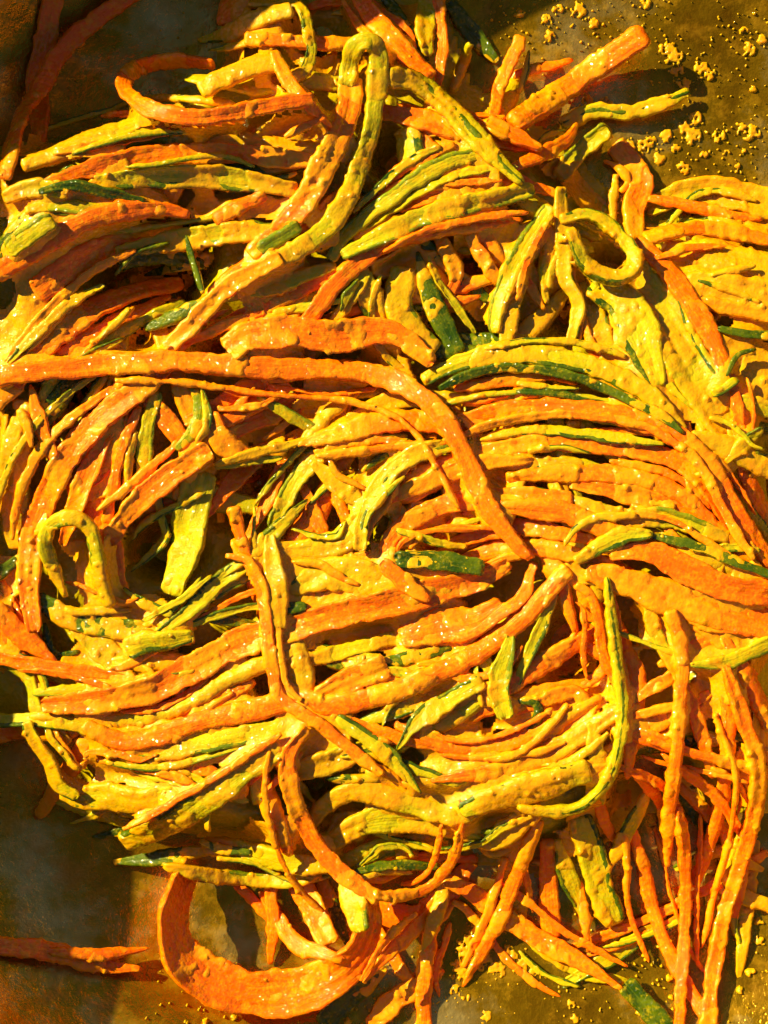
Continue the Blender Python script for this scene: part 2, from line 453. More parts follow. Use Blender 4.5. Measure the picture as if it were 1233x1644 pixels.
    P, Nr, uv, y, zc, s, L = rings(0.0008 if fine else 0.0014, int(np.clip(per / 0.0006, 14, 44)) if fine else 10)
    Pb = P + Nr * ((vnoise(P * 1200) - 0.5) * 0.0004)[..., None]
    big = wpx >= 48
    name = ('carrot_ribbon' if big else 'carrot_strip') if carrot else ('zucchini_peel_strip' if d['kind'] == 'g' else 'zucchini_ribbon' if big else 'zucchini_strip')
    ob = add(name, mesh_from_grid(name, Pb - base, uv=uv), M['carrot'] if carrot else M['zucchini'], loc=base)
    tag(ob, d['label'], 'carrot' if carrot else 'zucchini', d['group'] or ('carrot strips in the salad' if carrot else 'zucchini strips in the salad'))
    pe = d['peel'] or ('t' if d['kind'] == 'g' else None)
    if not pe and not carrot and fine and d['sauce'] < 0.9 and r.random() < 0.6: pe = str(r.choice(['lp', 'rp', 'l', 'r']))
    if d['kind'] == 'z': d['sauce'] = d['sauce'] * 0.85
    if pe:
        m2 = int(np.clip(per / 0.0006, 14, 44)) if fine else 12
        P, Nr, uv, y, zc, s, L = rings(0.0008 if fine else 0.0014, m2)
        a = y / (w / 2); bz = zc / (th / 2)
        wv = 0.18 * (fbm(np.stack([s * 140, np.full(len(s), d['k'] * 2.3), np.zeros(len(s))], -1), 3) - 0.5)[:, None] * 2
        f = {'t': bz[None] + 0 * wv + 0.25, 'l': a[None] - 0.55 + wv, 'r': -a[None] - 0.55 + wv, 'm': 0.32 - np.abs(a[None] + wv) - (bz[None] < 0) * 2,
             'b': a[None] * 0 + 1.0 + 0 * wv}[pe[0]]
        off = np.where(f > 0, 0.00016, -0.0003)
        Pp = P + Nr * off[..., None]
        add('peel', mesh_from_grid('peel', Pp - base, uv=uv), M['peel_light' if pe.endswith('p') else 'peel'], ob)
    if d['sauce'] > 0.02:
        st = 0.00050 if fine else 0.0011
        m3 = int(np.clip(per / (0.00052 if fine else 0.0012), 12, 60))
        P, Nr, uv, y, zc, s, L = rings(st, m3)
        up = Nr[..., 2] > -0.35
        Q = P[up]
        cov = fbm(Q * 120, 2) * 0.78 + fbm(Q * 430 + 9, 2) * 0.22
        t = (cov - 0.5) / 0.11 + (-1.55 + 3.8 * d['sauce'])
        sm = np.clip((t + 0.5) / 1.2, 0, 1); sm = sm * sm * (3 - 2 * sm)
        of = -0.00034 + sm * 0.00047 + np.clip(t, 0, 3) * 0.00009
        grain = np.clip((vnoise(Q * 160 + 31) - 0.35) * 4, 0, 1)
        of += sm * (crumbs(Q, 0.0021, 0.00080, 0.40) * 0.8 + grain * crumbs(Q + 3.0, 0.0013, 0.0005, 0.75) * 0.7 + (vnoise(Q * 600) - 0.5) * 0.0003)
        of += (1 - sm) * np.maximum(crumbs(Q + 0.5, 0.0026, 0.0007, 0.25) - 0.00005, 0) * 1.3
        off = np.full(P.shape[:2], -0.0002); off[up] = of
        tk = np.clip(off / 0.0006, 0, 1)
        Ps = P + Nr * off[..., None]
        add('sauce', mesh_from_grid('sauce', Ps - base, uv=uv, thick=tk), M['sauce_c' if carrot else 'sauce_z'], ob)
def c(*a, **k): strip('c', *a, **k)
def z(*a, **k): strip('z', *a, **k)
def g(*a, **k): strip('g', *a, **k)

# ---- top left
c(3, 38, '222,-14 153,33 98,84 69,135 33,190 15,255 7,288', .12, 'long shaded carrot strip curving down the dark top left corner', ts=.9, te=.7, lift=4)
c(1, 46, '86,-14 74,60 60,130 64,190 62,240', .1, 'wide dim carrot strip behind the curving one, top left corner', ts=1, te=.5)
c(2, 74, '392,-18 372,14 350,40', .08, 'dark orange pointed carrot tip hanging in shade at the top edge', ts=1, te=.12)
z(5, 34, '318,66 360,56 412,32 470,16', .85, 'sauce-covered strip with pointed left tip at the top edge', ts=.2, te=.8)
c(6, 34, '345,104 285,97 240,103,1 210,116,3 199,136,4 212,157,3 250,178,1 303,188 365,182 440,168 505,158', .35, 'carrot ribbon curled into an open hook, upper left', roll=(-60, -52, -25, 18, 40, 30, 15, 5), ts=.8, te=.8, lift=9)
z(7, 38, '320,146 360,126 405,108 445,100', .75, 'short blunt zucchini stub lying above the carrot hook', ts=1, te=.9, lift=3)
z(4, 62, '35,268 110,240 180,221 235,207 300,214 400,236 520,252', .8, 'broad sauce-coated zucchini ribbon, highest of the upper left bundle', ts=.3, te=.8)
c(5, 40, '70,292 150,270 240,250 350,246 470,256', .5, 'carrot strip between two zucchini ribbons, upper left bundle', ts=.3)
z(6, 46, '150,292 255,283 360,285 445,300', .72, 'thick zucchini ribbon with green lower edge, upper left bundle', peel='r', ts=.5)
g(7, 22, '62,308 115,298 185,312 235,323', .25, 'short dark green peel strip at the left of the upper left bundle', ts=.4, te=.3)
z(6, 36, '5,318 60,300 110,312', .9, 'yellow sauce-clotted zucchini end at the left edge', ts=.6, te=.5)
z(5, 30, '40,338 100,332 180,340', .8, 'lumpy sauced zucchini strip below the short green peel strip', ts=.4)
z(8, 38, '12,402 50,376 86,352', .35, 'short bright green zucchini stick at the left edge', ts=1, te=1, peel='lp', lift=2)
c(7, 42, '-14,442 50,405 100,375 150,350 205,338 260,335 305,346', .35, 'carrot strip arching from the left edge under the upper left bundle', ts=1, te=.4)
c(3, 62, '55,470 110,430 175,398', .2, 'broad shaded carrot piece below the arching carrot, left side', ts=.8)
c(7, 32, '343,354 385,330 428,314', .4, 'short carrot stub under the end of the upper left bundle', ts=.9, te=.7)
z(4, 42, '185,404 330,378 440,372', .8, 'dull sauced zucchini strip below the upper left bundle', ts=.4)
g(5, 9, '185,442 220,405 272,390', .15, 'hair-thin curved green peel sliver, left of the upright green sliver', ts=.4, te=.4)
g(5, 13, '232,442 270,432 312,428', .3, 'thin level green peel sliver touching the upright sliver', ts=.3, te=.6)
g(6, 11, '299,378 306,405 314,432 326,472', .2, 'thin upright green peel sliver in the left shade', ts=.1, te=.5, lift=2)
g(3, 46, '190,425 250,405 305,420', .3, 'broad dark peel piece in shade beneath thin green slivers', ts=.5)
g(4, 9, '395,274 440,286 478,278', .2, 'hair-thin peel sliver across the middle of the top left', ts=.4, te=.4)

# ---- top middle
z(9, 38, '556,140 560,110 567,82,4 586,66,7 606,80,6 607,130,4 598,190,2 580,250 565,300 540,345 515,375 470,405 430,428 392,444', .42, 'long smooth pale zucchini strip bent over like a hook, top centre', ts=.9, te=.7, th=2.6)
c(8, 50, '562,125 560,175 540,225 515,275 485,330 445,372 400,410', .62, 'wide sauced carrot ribbon running down beside the pale zucchini hook', ts=.9, te=.6)
g(9, 28, '414,402 445,383 482,362', .15, 'small square-cut green stub resting on a sauced carrot ribbon', ts=1, te=1, peel='tp')
c(8, 30, '392,62 455,66 510,70 600,72', .4, 'level carrot strip ending at the zucchini hook, top edge', ts=.8, te=.9)
z(7, 22, '430,6 470,6 488,22,2 496,55,2 500,90,1 485,118 448,126', .7, 'thin zucchini strip bent in an arch at the top edge', te=.7)
c(5, 30, '495,12 535,2 585,4 620,28', .3, 'carrot strip skirting the dark gap at the top edge', ts=.6)
c(6, 42, '572,-14 600,30 635,65 665,100 695,124', .4, 'carrot strip slanting down right from the top edge', ts=1, te=.8)
g(4, 22, '612,-14 645,30 668,66', .35, 'dark peel edge beside the slanting carrot at the top edge')
z(6, 40, '692,-14 682,40 686,90', .75, 'upright sauced zucchini strip entering at the top edge', ts=1, te=.6)
c(7, 24, '702,-14 710,60 707,110 702,145', .35, 'narrow upright carrot strip beside sauced zucchini, top edge', ts=1, te=.5, roll=(25, 25))
g(2, 38, '720,4 760,55 798,100', .25, 'dark glossy green peel piece against the bowl, top edge', ts=.6, te=.4)
z(7, 18, '755,70 740,110 727,148', .55, 'thin zucchini stick poking up between carrots, top centre', ts=.9, te=.8, zs=6)
c(7, 28, '438,82 458,120 485,157 514,187', .45, 'thin carrot strip dropping down right, left of the zucchini hook', ts=.7)
c(8, 16, '457,220 490,202 524,186', .5, 'tiny carrot shred left of the wide sauced carrot ribbon', ts=.3, te=.6)
z(9, 44, '622,124 663,130 710,162 745,198 783,240 812,270 840,294', .55, 'thick zucchini strip with green peel patches slanting right of the hook', ts=.9, te=.35, peel='m', lift=1)
c(6, 46, '612,180 680,194 740,214 800,226 862,236', .3, 'carrot ribbon passing under the peel-patched zucchini, top centre', te=.6)
z(4, 62, '652,205 660,250 668,290', .6, 'wide zucchini slab deep behind the pale hook', ts=.9, te=.8)
c(6, 26, '585,338 615,300 650,268 690,250', .4, 'thin carrot strip rising right of the pale zucchini hook', ts=.7)
z(8, 33, '530,418 560,372 620,325 675,285 728,258 785,244', .10, 'smooth clean pale green zucchini strip, top centre', ts=.7, te=.8, peel='lp')
z(8, 42, '548,410 605,383 675,350 745,330 820,312 858,303', .6, 'sauced zucchini strip with glossy green lower end, top centre', ts=.5, te=.7, peel='rp')
c(7, 36, '640,338 730,303 820,288 856,300', .35, 'carrot strip between two slanting zucchini strips, top centre', ts=.5)
c(6, 36, '545,442 605,398 660,380 735,362 800,356', .45, 'carrot strip below the slanting zucchini strips, top centre', ts=.9)
c(7, 36, '606,398 545,450 510,495 480,530', .45, 'straight carrot strip slanting down to the broad carrot sheet')
c(7, 30, '466,414 500,388 525,366', .4, 'short carrot bit tucked beside the lower pale hook')

# ---- top right
c(9, 48, '822,200 893,153 965,102,3 1038,53,8', .38, 'thick blunt carrot stick jutting out over bare steel, top right', ts=.9, te=1, th=3.2, lift=2)
c(8, 28, '838,58,4 818,105,2 800,145 792,190', .5, 'short upright carrot strip left of the thick blunt stick', ts=.9, te=.8)
c(7, 20, '822,120 875,108 920,96', .5, 'thin carrot shred crossing behind the thick blunt stick', ts=.8, te=.4, lift=2)
z(5, 32, '900,200 955,178 1000,182 1045,172 1108,148', .7, 'sauced zucchini strip reaching right across the bare steel', ts=.9, te=.7, peel='m', lift=3)
z(9, 37, '893,287 928,248 976,205', .35, 'short green zucchini stick standing up at upper right', ts=.9, te=1, peel='lp', ze=5, th=2.6)
c(8, 44, '780,198 830,222 870,241', .5, 'sauced carrot chunk right of the peel-patched zucchini', ts=.9, te=.3)
c(7, 32, '833,264 880,242 912,222 927,198', .3, 'carrot strip tucked behind the upright green zucchini stick', te=.3)
c(6, 50, '985,232 1014,262 1030,296 1018,334 1020,388', .45, 'folded carrot chunk beside the bare steel, upper right', ts=.8, te=.5)
c(7, 46, '1018,386 1065,425 1108,485 1136,530 1158,575 1166,615', .3, 'carrot ribbon running down the left edge of the right sauce mass', ts=.7, te=.5)
z(5, 96, '1000,425 1055,500 1100,570 1140,640 1172,695', .93, 'very broad zucchini ribbon buried in yellow sauce, right side', ts=.8, te=.7, th=2.4)
z(5, 62, '1036,336 1100,310 1160,312 1245,332', .95, 'sauce-smothered zucchini ribbon along the top of the right mass', ts=.6, te=1)
c(6, 28, '1040,318 1110,331 1170,346 1225,352', .15, 'bare carrot edge showing through sauce at the right edge', ts=.6, te=.3)
c(7, 34, '1034,384 1100,368 1170,372 1245,388', .8, 'blunt yellow-coated carrot strip below the bare carrot edge, right', ts=1, te=.9)
z(4, 100, '1060,412 1150,424 1245,446', .97, 'wide slab under smooth yellow sauce at the right edge', ts=.6, te=1, th=2.6)
z(5, 70, '1100,452 1170,470 1245,480', .93, 'sauced zucchini slab below the smooth yellow slab, right edge', ts=.5, te=1)
g(6, 9, '1120,450 1170,466 1222,486', .25, 'fine green peel line in yellow sauce, right edge', ts=.4, te=.4)
z(9, 27, '898,354 945,346,1 985,370,2 1014,404,3 1018,432,4 995,446,4 965,441,4 940,422,4 925,395,5 914,366,5', .62, 'zucchini strip curled into a closed oval ring, upper right', ts=.7, te=.6, th=2.4)
z(8, 42, '884,330 850,385 820,440 800,490 794,535', .5, 'zucchini strip with bright green patch below the slanting strips', ts=.6, te=.6, peel='rp')
z(8, 30, '900,300 902,350 905,400 908,447 928,486 922,525 910,566', .55, 'wavy hanging zucchini strip with dark green edge, right of centre', peel='l', ts=.8, te=.4)
z(7, 28, '890,365 872,440 878,488', .5, 'short hanging zucchini strip left of the wavy one', peel='lp', te=.2)
c(6, 22, '834,438 855,465 874,498', .3, 'little carrot shred between hanging zucchini strips', te=.2)
z(6, 32, '828,478 815,520 812,566', .6, 'hanging zucchini piece with green edge above the green arch', peel='r')
z(6, 78, '952,452 1008,495 1034,555 1058,622', .30, 'broad glossy zucchini slab with dark green right edge, below the ring', ts=.7, te=.4, peel='r')
z(4, 52, '935,450 955,510 972,575', .4, 'shaded zucchini slab beneath the oval ring', ts=.8, te=.7, peel='l')
c(5, 20, '936,508 955,575', .2, 'shaded carrot bit below the oval ring', ts=.3)
g(7, 20, '1152,528 1195,536 1245,539', .15, 'dark green peel strip entering at the right edge', ts=.4, te=1)
c(6, 28, '1108,480 1180,496 1245,508', .6, 'carrot streak in sauce above the dark peel at the right edge', ts=.4, te=1)
z(4, 105, '1160,548 1200,590 1250,625', .97, 'wide zucchini slab under thick sauce, right edge beside the bent sliver', ts=.7, te=1, th=2.6)
g(8, 8, '1166,604 1184,570 1214,561', .1, 'tiny bent green peel sliver standing in the right sauce mass', ts=.4, te=.4, lift=1)
z(8, 18, '1143,634 1165,622 1184,608', .4, 'small zucchini chip lying on the right sauce mass', peel='r', ts=1, te=.9)
c(7, 27, '1174,600 1185,660 1187,714', .45, 'carrot strip running down through the right sauce mass', ts=.7)
z(7, 46, '1108,698 1165,716 1205,737 1245,754', .85, 'sauced zucchini strip with pointed left tip, right edge', ts=.25, te=1)
z(7, 26, '1186,722 1204,704 1224,688', .85, 'short sauced prong sticking up at the right edge', te=.5, ze=3)
z(6, 32, '1186,640 1245,662', .75, 'pale zucchini stub entering at the right edge', ts=.5, te=1)
g(5, 20, '1196,680 1245,690', .4, 'green peel bit below the pale zucchini stub, right edge')
c(4, 36, '1188,742 1222,815 1245,850', .4, 'shaded carrot strip below the pointed zucchini, right edge')
z(5, 22, '1168,765 1200,815 1240,872', .5, 'thin zucchini strip along the outer rim of the carrot swirl', peel='l')

# ---- swirl, right of centre
z(9, 42, '678,612 722,588 770,574 830,567 890,573 950,588 1010,614 1056,646 1098,694', .62, 'zucchini strip arching over the top of the carrot swirl', ts=.5, te=.5)
g(10, 17, '704,624 750,602 800,590 870,594 930,607 1000,637 1060,667 1098,696', .3, 'dark green peel stripe tracing the arch above the carrot swirl', ts=.5, te=.3)
c(8, 26, '728,624 800,612 884,604', .5, 'short carrot bit just below the green arch', ts=.6, te=.5)
g(9, 16, '828,628 900,632 945,646', .35, 'short dark peel strip under the green arch', ts=.3, te=.3)
z(7, 30, '768,646 860,634 950,650 1035,682', .85, 'sauced zucchini strip between green arch and carrot swirl')
c(9, 42, '722,684 790,663 890,655 985,665 1065,690 1130,737 1166,795 1202,852 1240,908', .38, 'outermost carrot strip of the big swirl, right of centre', ts=.7, te=.8)
z(10, 22, '768,706 850,690 945,697 1068,713', .5, 'green zucchini strip lying along the outermost swirl carrot', ts=.4, te=.25, peel='r')
c(8, 38, '768,727 875,710 1000,718 1090,742 1140,792 1178,852 1230,915', .4, 'second carrot strip of the swirl, below the green strip', ts=.6)
z(8, 25, '793,746 900,743 988,756', .6, 'zucchini strip with dark lower edge inside the swirl', peel='r', ts=.4, te=.6)
c(8, 36, '812,766 900,760 1000,763 1090,792 1150,850 1205,896', .45, 'third carrot strip of the swirl, lower right of the dark-edged zucchini', ts=.5)
c(7, 40, '960,785 1040,800 1110,835 1180,890 1240,930', .5, 'inner carrot strip of the swirl dropping to the right edge')
c(8, 38, '645,792 700,768 760,745 830,740', .6, 'sauced carrot strip under the lower bend of the long top carrot')
c(9, 42, '617,905 626,866 663,833 710,811 765,803 840,797 920,802', .42, 'carrot strip sweeping up and right into the swirl', ts=.6, te=.7)
c(8, 38, '676,884 740,838 820,814 900,818 975,850', .25, 'upper carrot strip of the fan in the swirl centre', ts=.5)
c(8, 34, '690,896 760,860 840,846 935,864', .25, 'middle carrot strip of the fan in the swirl centre', ts=.5)
c(8, 34, '715,912 790,884 860,878 930,892', .3, 'lowest carrot strip of the fan in the swirl centre', ts=.5)
c(9, 46, '830,815 900,822 965,846 1015,872', .45, 'wide sauced carrot piece over the fan, right of the long carrot end')
z(8, 42, '938,808 1000,832 1075,832 1140,854', .8, 'sauced zucchini patch on the right of the swirl')
c(12, 42, '-14,606 60,596 130,590 210,583 290,581 370,587 450,592 540,594,1 600,602,1 650,620,2 690,646,2 720,682,1 741,722 760,765 785,815 815,857 852,897', .22, 'longest carrot strip, sweeping from left edge over the pile centre', ts=.9, te=.5, th=2.3)
c(10, 64, '366,566 400,541 470,533 540,540 610,531 652,546 696,584', .35, 'broad flat carrot sheet just above the longest carrot strip', ts=.95, te=.4)

# ---- middle
z(6, 58, '648,428 640,490 664,530 702,562', .8, 'wide yellow zucchini ribbon leaning above the longest carrot', ts=.8, te=.5)
z(4, 52, '580,445 602,505', .6, 'shaded zucchini piece left of the wide yellow ribbon')
g(8, 44, '670,404 688,468 716,530 738,568', .35, 'pointed dark green peel blade right of the wide yellow ribbon', ts=.1, te=.7)
c(5, 33, '712,396 732,440 720,474', .45, 'short upright carrot piece right of the green blade tip', te=.6)
c(6, 22, '718,487 745,482 772,474', .5, 'small level carrot bit right of the green blade', te=.3)
c(5, 26, '765,395 785,430 800,450', .45, 'small carrot bit framing a dark hole, upper centre')
z(6, 27, '552,494 580,458', .7, 'small zucchini bit beside the slanting carrot above the sheet')
z(6, 19, '438,504 475,496 514,489', .4, 'small level green zucchini strip above the carrot sheet', ts=.5, peel='lp')
c(3, 42, '398,502 470,466 545,438', .2, 'shaded carrot strip under the pale hook tail')
z(4, 32, '398,470 450,455 505,438', .4, 'shaded zucchini strip under the pale hook tail')
c(6, 26, '563,612 556,650 544,694', .35, 'short upright carrot strip below the longest carrot', ts=.9)
c(9, 48, '478,714 545,697 620,678 700,679 735,694', .6, 'sauced carrot spear with pointed left tip below the longest carrot', ts=.12, te=.9)
z(7, 42, '572,672 640,640 705,640', .75, 'sauced zucchini strip above the carrot spear')
z(7, 24, '463,666 508,692', .45, 'short zucchini chip with green tip left of the carrot spear', peel='lp')
z(7, 26, '498,698 520,672 545,650', .75, 'small sauced zucchini strip meeting the green-tipped chip')
z(8, 16, '344,746 400,730 450,718 498,706', .8, 'wispy sauced strand left of the carrot spear', ts=.5, te=.4)
c(6, 34, '343,652 400,620 455,604', .4, 'upper of three slanting carrots under the longest strip', te=.8)
c(6, 36, '348,682 410,650 465,616', .35, 'middle of three slanting carrots under the longest strip', te=.8)
c(5, 42, '368,694 430,667 500,632 540,606', .25, 'lowest of three slanting carrots under the longest strip', te=.8)
c(7, 50, '333,664 362,712 404,732', .45, 'folded carrot flap left of the three slanting carrots', ts=.8, te=.3)
z(7, 40, '436,848 465,790 505,737 560,715 625,706', .7, 'arched zucchini strip below the carrot spear', peel='lp', ts=.6)
z(8, 40, '500,742 530,766 562,792 590,822', .9, 'clotted zucchini strip slanting inside the arch', ts=.2, te=.2)
g(6, 15, '581,758 610,735 648,718', .2, 'thin dark peel strip beneath the carrot spear', ts=.4, te=.4)
z(9, 36, '579,884 581,840 600,800 625,760 665,730 714,716', .6, 'curved zucchini strip with bright green streak, pile centre', peel='m', ts=.7)
c(5, 31, '540,786 556,834', .35, 'carrot bit under the sauce clot in the arch')
c(6, 31, '494,798 516,848', .4, 'short carrot bit left of the sauce clot')
c(7, 60, '645,790 695,765 752,738', .65, 'wide sauced carrot piece left of the long carrot bend')
z(6, 40, '600,800 640,830 620,870', .85, 'sauced zucchini piece between green streak and sweeping carrot')

# ---- left
c(7, 48, '-14,644 22,610 73,553 146,500 220,468 295,456', .3, 'carrot ribbon arching from the left edge into shade', ts=1, te=.6)
z(8, 20, '13,584 55,540 110,488 168,458', .55, 'narrow green-edged strip along the arching carrot, left', peel='l', ts=.4, te=.4)
c(9, 36, '452,414 376,455 336,490 300,530 268,562', .62, 'yellow-coated carrot strip carrying on from the pale hook', ts=.7, te=.7)
c(10, 50, '282,560 240,615 190,650 140,695 100,745 75,800 55,860 47,940 56,1015', .38, 'long carrot ribbon curving down the left side', ts=.6, te=.6)
c(8, 21, '272,562 310,545 365,520 425,500', .4, 'thin carrot strand branching right above the longest carrot', te=.4)
g(6, 31, '232,528 270,513 316,494', .25, 'wet dark peel piece in shade, left of centre', ts=.4)
c(4, 32, '108,562 170,525 245,488', .2, 'shaded carrot strip under the left arching ribbon')
z(4, 22, '148,562 200,530 265,498', .4, 'shaded zucchini strip under the left arching ribbon')
z(6, 68, '46,648 30,700 22,760 24,830 34,880', .85, 'broad sauced zucchini ribbon at the left edge', ts=.4, te=.6)
c(8, 32, '49,618 66,680 88,736', .25, 'carrot strip with thin top tip over sauced zucchini, left', ts=.2, te=.9)
g(3, 42, '84,654 118,608', .15, 'dark peel piece in shade under the longest carrot, left')
z(6, 19, '116,694 140,645 162,612', .5, 'narrow green-edged strip crossing shade at left', peel='l')
c(6, 19, '198,662 180,708', .4, 'tiny carrot strip right of the left long ribbon', ts=.3)
c(8, 24, '224,652 195,720 182,780 171,840', .25, 'thin glossy carrot strip between ribbon and green strip, left', ts=.5, te=.8)
c(7, 42, '172,700 142,760 118,826', .4, 'carrot strip tucked under the left long ribbon')
z(7, 32, '252,628 236,690 232,750 240,800', .30, 'upright smooth green zucchini strip, left of centre', ts=.7, te=.9, peel='lp')
g(9, 28, '311,608 322,650 312,690 283,722', .3, 'bent green peel strip under the longest carrot, left of centre', ts=.9, te=.4, peel='tp')
c(10, 46, '338,722 300,745 240,790 200,830 172,872', .3, 'bold carrot stick slanting down left, left of centre', ts=.9, te=.7, th=2.3)
z(4, 78, '322,756 306,830 300,880 274,955', .18, 'wide smooth green zucchini ribbon hanging into the left gap', ts=.9, te=.5)
c(4, 42, '252,658 292,704', .15, 'red-orange carrot piece in shade behind the bent green strip')
c(3, 42, '348,806 400,742 445,716', .15, 'dark carrot strip deep in the central gap')
c(4, 32, '402,854 440,780 455,738', .2, 'narrow dark carrot strip deep in the central gap')
c(5, 58, '150,800 170,860 185,930', .3, 'carrot piece seen through the zucchini loop, left')

# ---- lower left
z(10, 28, '106,958 86,912,1 72,876,3 78,846,4 110,831,5 143,845,4 155,882,3 162,930,1 178,974', .55, 'zucchini strip bent into an upside-down U, left side', ts=.4, te=.9, th=2.2, peel='rp')
c(11, 27, '374,813,4 383,850,2 395,892 412,925', .35, 'small blunt carrot stick pointing up left of centre', ts=1, te=.7)
c(12, 26, '362,892 400,902 420,950 428,1000 435,1060 442,1100 462,1130 510,1160 560,1200 615,1244', .45, 'thin carrot strand running down across the lower pile', ts=.3, te=.5)
g(6, 22, '-10,928 38,890', .2, 'green peel strip at the left edge below the yellow ribbon', ts=1, te=.3)
g(9, 48, '58,958 100,986 150,1000 210,1011 268,1003', .45, 'broad green peel piece with sauce below the U-shaped strip', ts=.6, te=.4)
z(9, 19, '198,944 225,965 278,988', .6, 'ragged thin strip above the broad green peel piece', peel='l', ts=.3, te=.5)
z(9, 36, '252,1022 310,975 350,935 398,903', .65, 'zucchini strip slanting up right, left of the thin carrot strand', ts=.4)
z(8, 22, '268,1010 330,962 392,928', .4, 'narrow green strip beside the slanting zucchini, lower left', peel='rp')
g(8, 24, '306,985 345,992 386,998', .3, 'level green peel bit left of the thin carrot strand', ts=.4)
c(8, 42, '-14,978 35,1020 92,1066', .25, 'carrot strip slanting down from the left edge', ts=1, te=.25)
c(9, 28, '-14,1054 75,1070 150,1080 214,1088', .25, 'thin level carrot strip at the lower left edge', ts=1, te=.2)
g(6, 18, '71,1000 85,1050 128,1046', .2, 'dark bent peel strip under the broad green piece', ts=.5, te=.3)
z(9, 46, '203,1046 230,1032 265,1028 312,1020', .55, 'folded pale zucchini piece below the broad green peel', ts=1, te=.5)
z(7, 42, '213,1062 275,1062', .9, 'sauce-clotted zucchini under the folded pale piece')
z(6, 52, '148,1028 206,1078', .7, 'shaded zucchini slab left of the folded pale piece')
c(10, 58, '66,1132 150,1126 235,1108 300,1078 365,1042 420,1020 480,1005 545,985 640,965 710,945 770,930 818,902', .38, 'widest long carrot ribbon sweeping across the lower middle', ts=.5, te=.6)
z(9, 32, '88,1110 170,1105 255,1088', .85, 'sauced strip along the upper left of the widest carrot ribbon')
z(8, 27, '14,1066 48,1088 58,1138 82,1162', .7, 'sauced strip rounding the lower left corner of the pile')
z(9, 32, '72,1152 180,1156 255,1146 310,1123 365,1092 445,1058', .75, 'sauced zucchini strip just under the widest carrot ribbon')
c(8, 32, '298,1142 340,1126 380,1108', .4, 'short carrot bit between the two long lower carrots')
c(10, 43, '134,1162 165,1180 205,1190 255,1180 330,1156 400,1141 480,1126 530,1135 620,1115 710,1080 785,1035 840,990 880,948 914,912', .4, 'second long carrot ribbon below the widest one, rising to the right', ts=.6, te=.7)
z(9, 30, '-14,1158 60,1155 130,1166 182,1192', .35, 'light green zucchini strip entering at the lower left edge', ts=1, te=.4)
z(10, 31, '42,1158 58,1190 82,1226 94,1258 126,1280', .6, 'sauced zucchini strip drooping over the dark lower left corner', ts=.7, te=.8, lift=1)
z(9, 38, '158,1195 255,1206 365,1186 450,1166 485,1154', .6, 'long smooth zucchini strip under the second long carrot', ts=.4)
z(8, 42, '163,1200 220,1226 300,1252 345,1268', .25, 'light green zucchini strip slanting right, lower left', ts=.4)
c(6, 32, '290,1225 345,1240', .2, 'shaded carrot bit in a gap at lower left')
z(9, 58, '98,1268 130,1280 175,1278 225,1286 285,1278', .8, 'lumpy sauced zucchini ribbon at the lower left border', ts=.6, te=.8)
z(8, 34, '110,1290 170,1310 215,1326', .4, 'pale green lower edge strip bordering the dark steel, lower left', te=.5)
z(11, 64, '196,1352 275,1316 345,1270 400,1232 455,1198', .72, 'thick sauced zucchini ribbon slanting up right, lower left', ts=.7, te=.6, th=2.6)
c(11, 16, '198,1332 270,1292 340,1252 400,1212 452,1178', .35, 'thin carrot edge along the top of the thick sauced ribbon', ts=.3, te=.4)
g(7, 17, '148,1344 178,1338 208,1328', .35, 'small green peel tip poking out over dark steel, lower left', ts=.3)
g(8, 32, '182,1384 250,1379 325,1366', .3, 'dark green peel strip under the thick sauced ribbon', ts=.3)
z(9, 30, '262,1390 330,1405 400,1411 470,1415 515,1396', .6, 'green zucchini strip above the big carrot loop', ts=.4, te=.6, peel='lp')
z(9, 48, '326,1356 400,1368 460,1384 518,1390', .8, 'lumpy sauced zucchini strip right of the dark peel, lower left', ts=.6)
g(10, 18, '320,1350 360,1364 405,1368', .3, 'short green peel strip on lumpy sauce, lower left', ts=.4, te=.4)
c(6, 96, '308,1385,-2 285,1440,2 277,1490,4 292,1535,4 330,1570,3 390,1592,2 460,1594,2 525,1574,3 572,1532,4 592,1480,4 588,1430', .32, 'wide carrot ribbon curled into a big open loop at the bottom', roll=(-58, -58, -50, -25, 0, 4, 4, 8, 25, 45, 55), ts=.7, te=.5, lift=2)
c(1, 42, '-14,1518 60,1524 110,1534 165,1550 228,1556', .06, 'dim carrot strip lying on shaded steel, bottom left corner', ts=1, te=.2)
c(1, 28, '95,1528 165,1532 240,1522', .06, 'smaller dim carrot strip beside the one in the bottom left corner', te=.2)
c(6, 26, '378,1416 424,1464', .35, 'thin carrot strip inside the big loop, slanting down right', ts=.9)
c(7, 27, '432,1414 438,1480 434,1548', .35, 'upright carrot strip hanging inside the big loop', ts=.9, te=.5)
c(7, 52, '478,1412 505,1465 530,1516', .3, 'broad carrot strip hanging inside the right of the big loop', ts=.9, te=.8)
c(6, 36, '445,1472 475,1515 524,1532', .2, 'shaded carrot strip at the bottom inside the big loop')
z(8, 52, '556,1406 570,1450 580,1496', .85, 'sauced zucchini piece at the right of the big loop', ts=.8, te=.7)
g(5, 30, '520,1420 540,1470', .3, 'dark peel bit in shade inside the big loop')

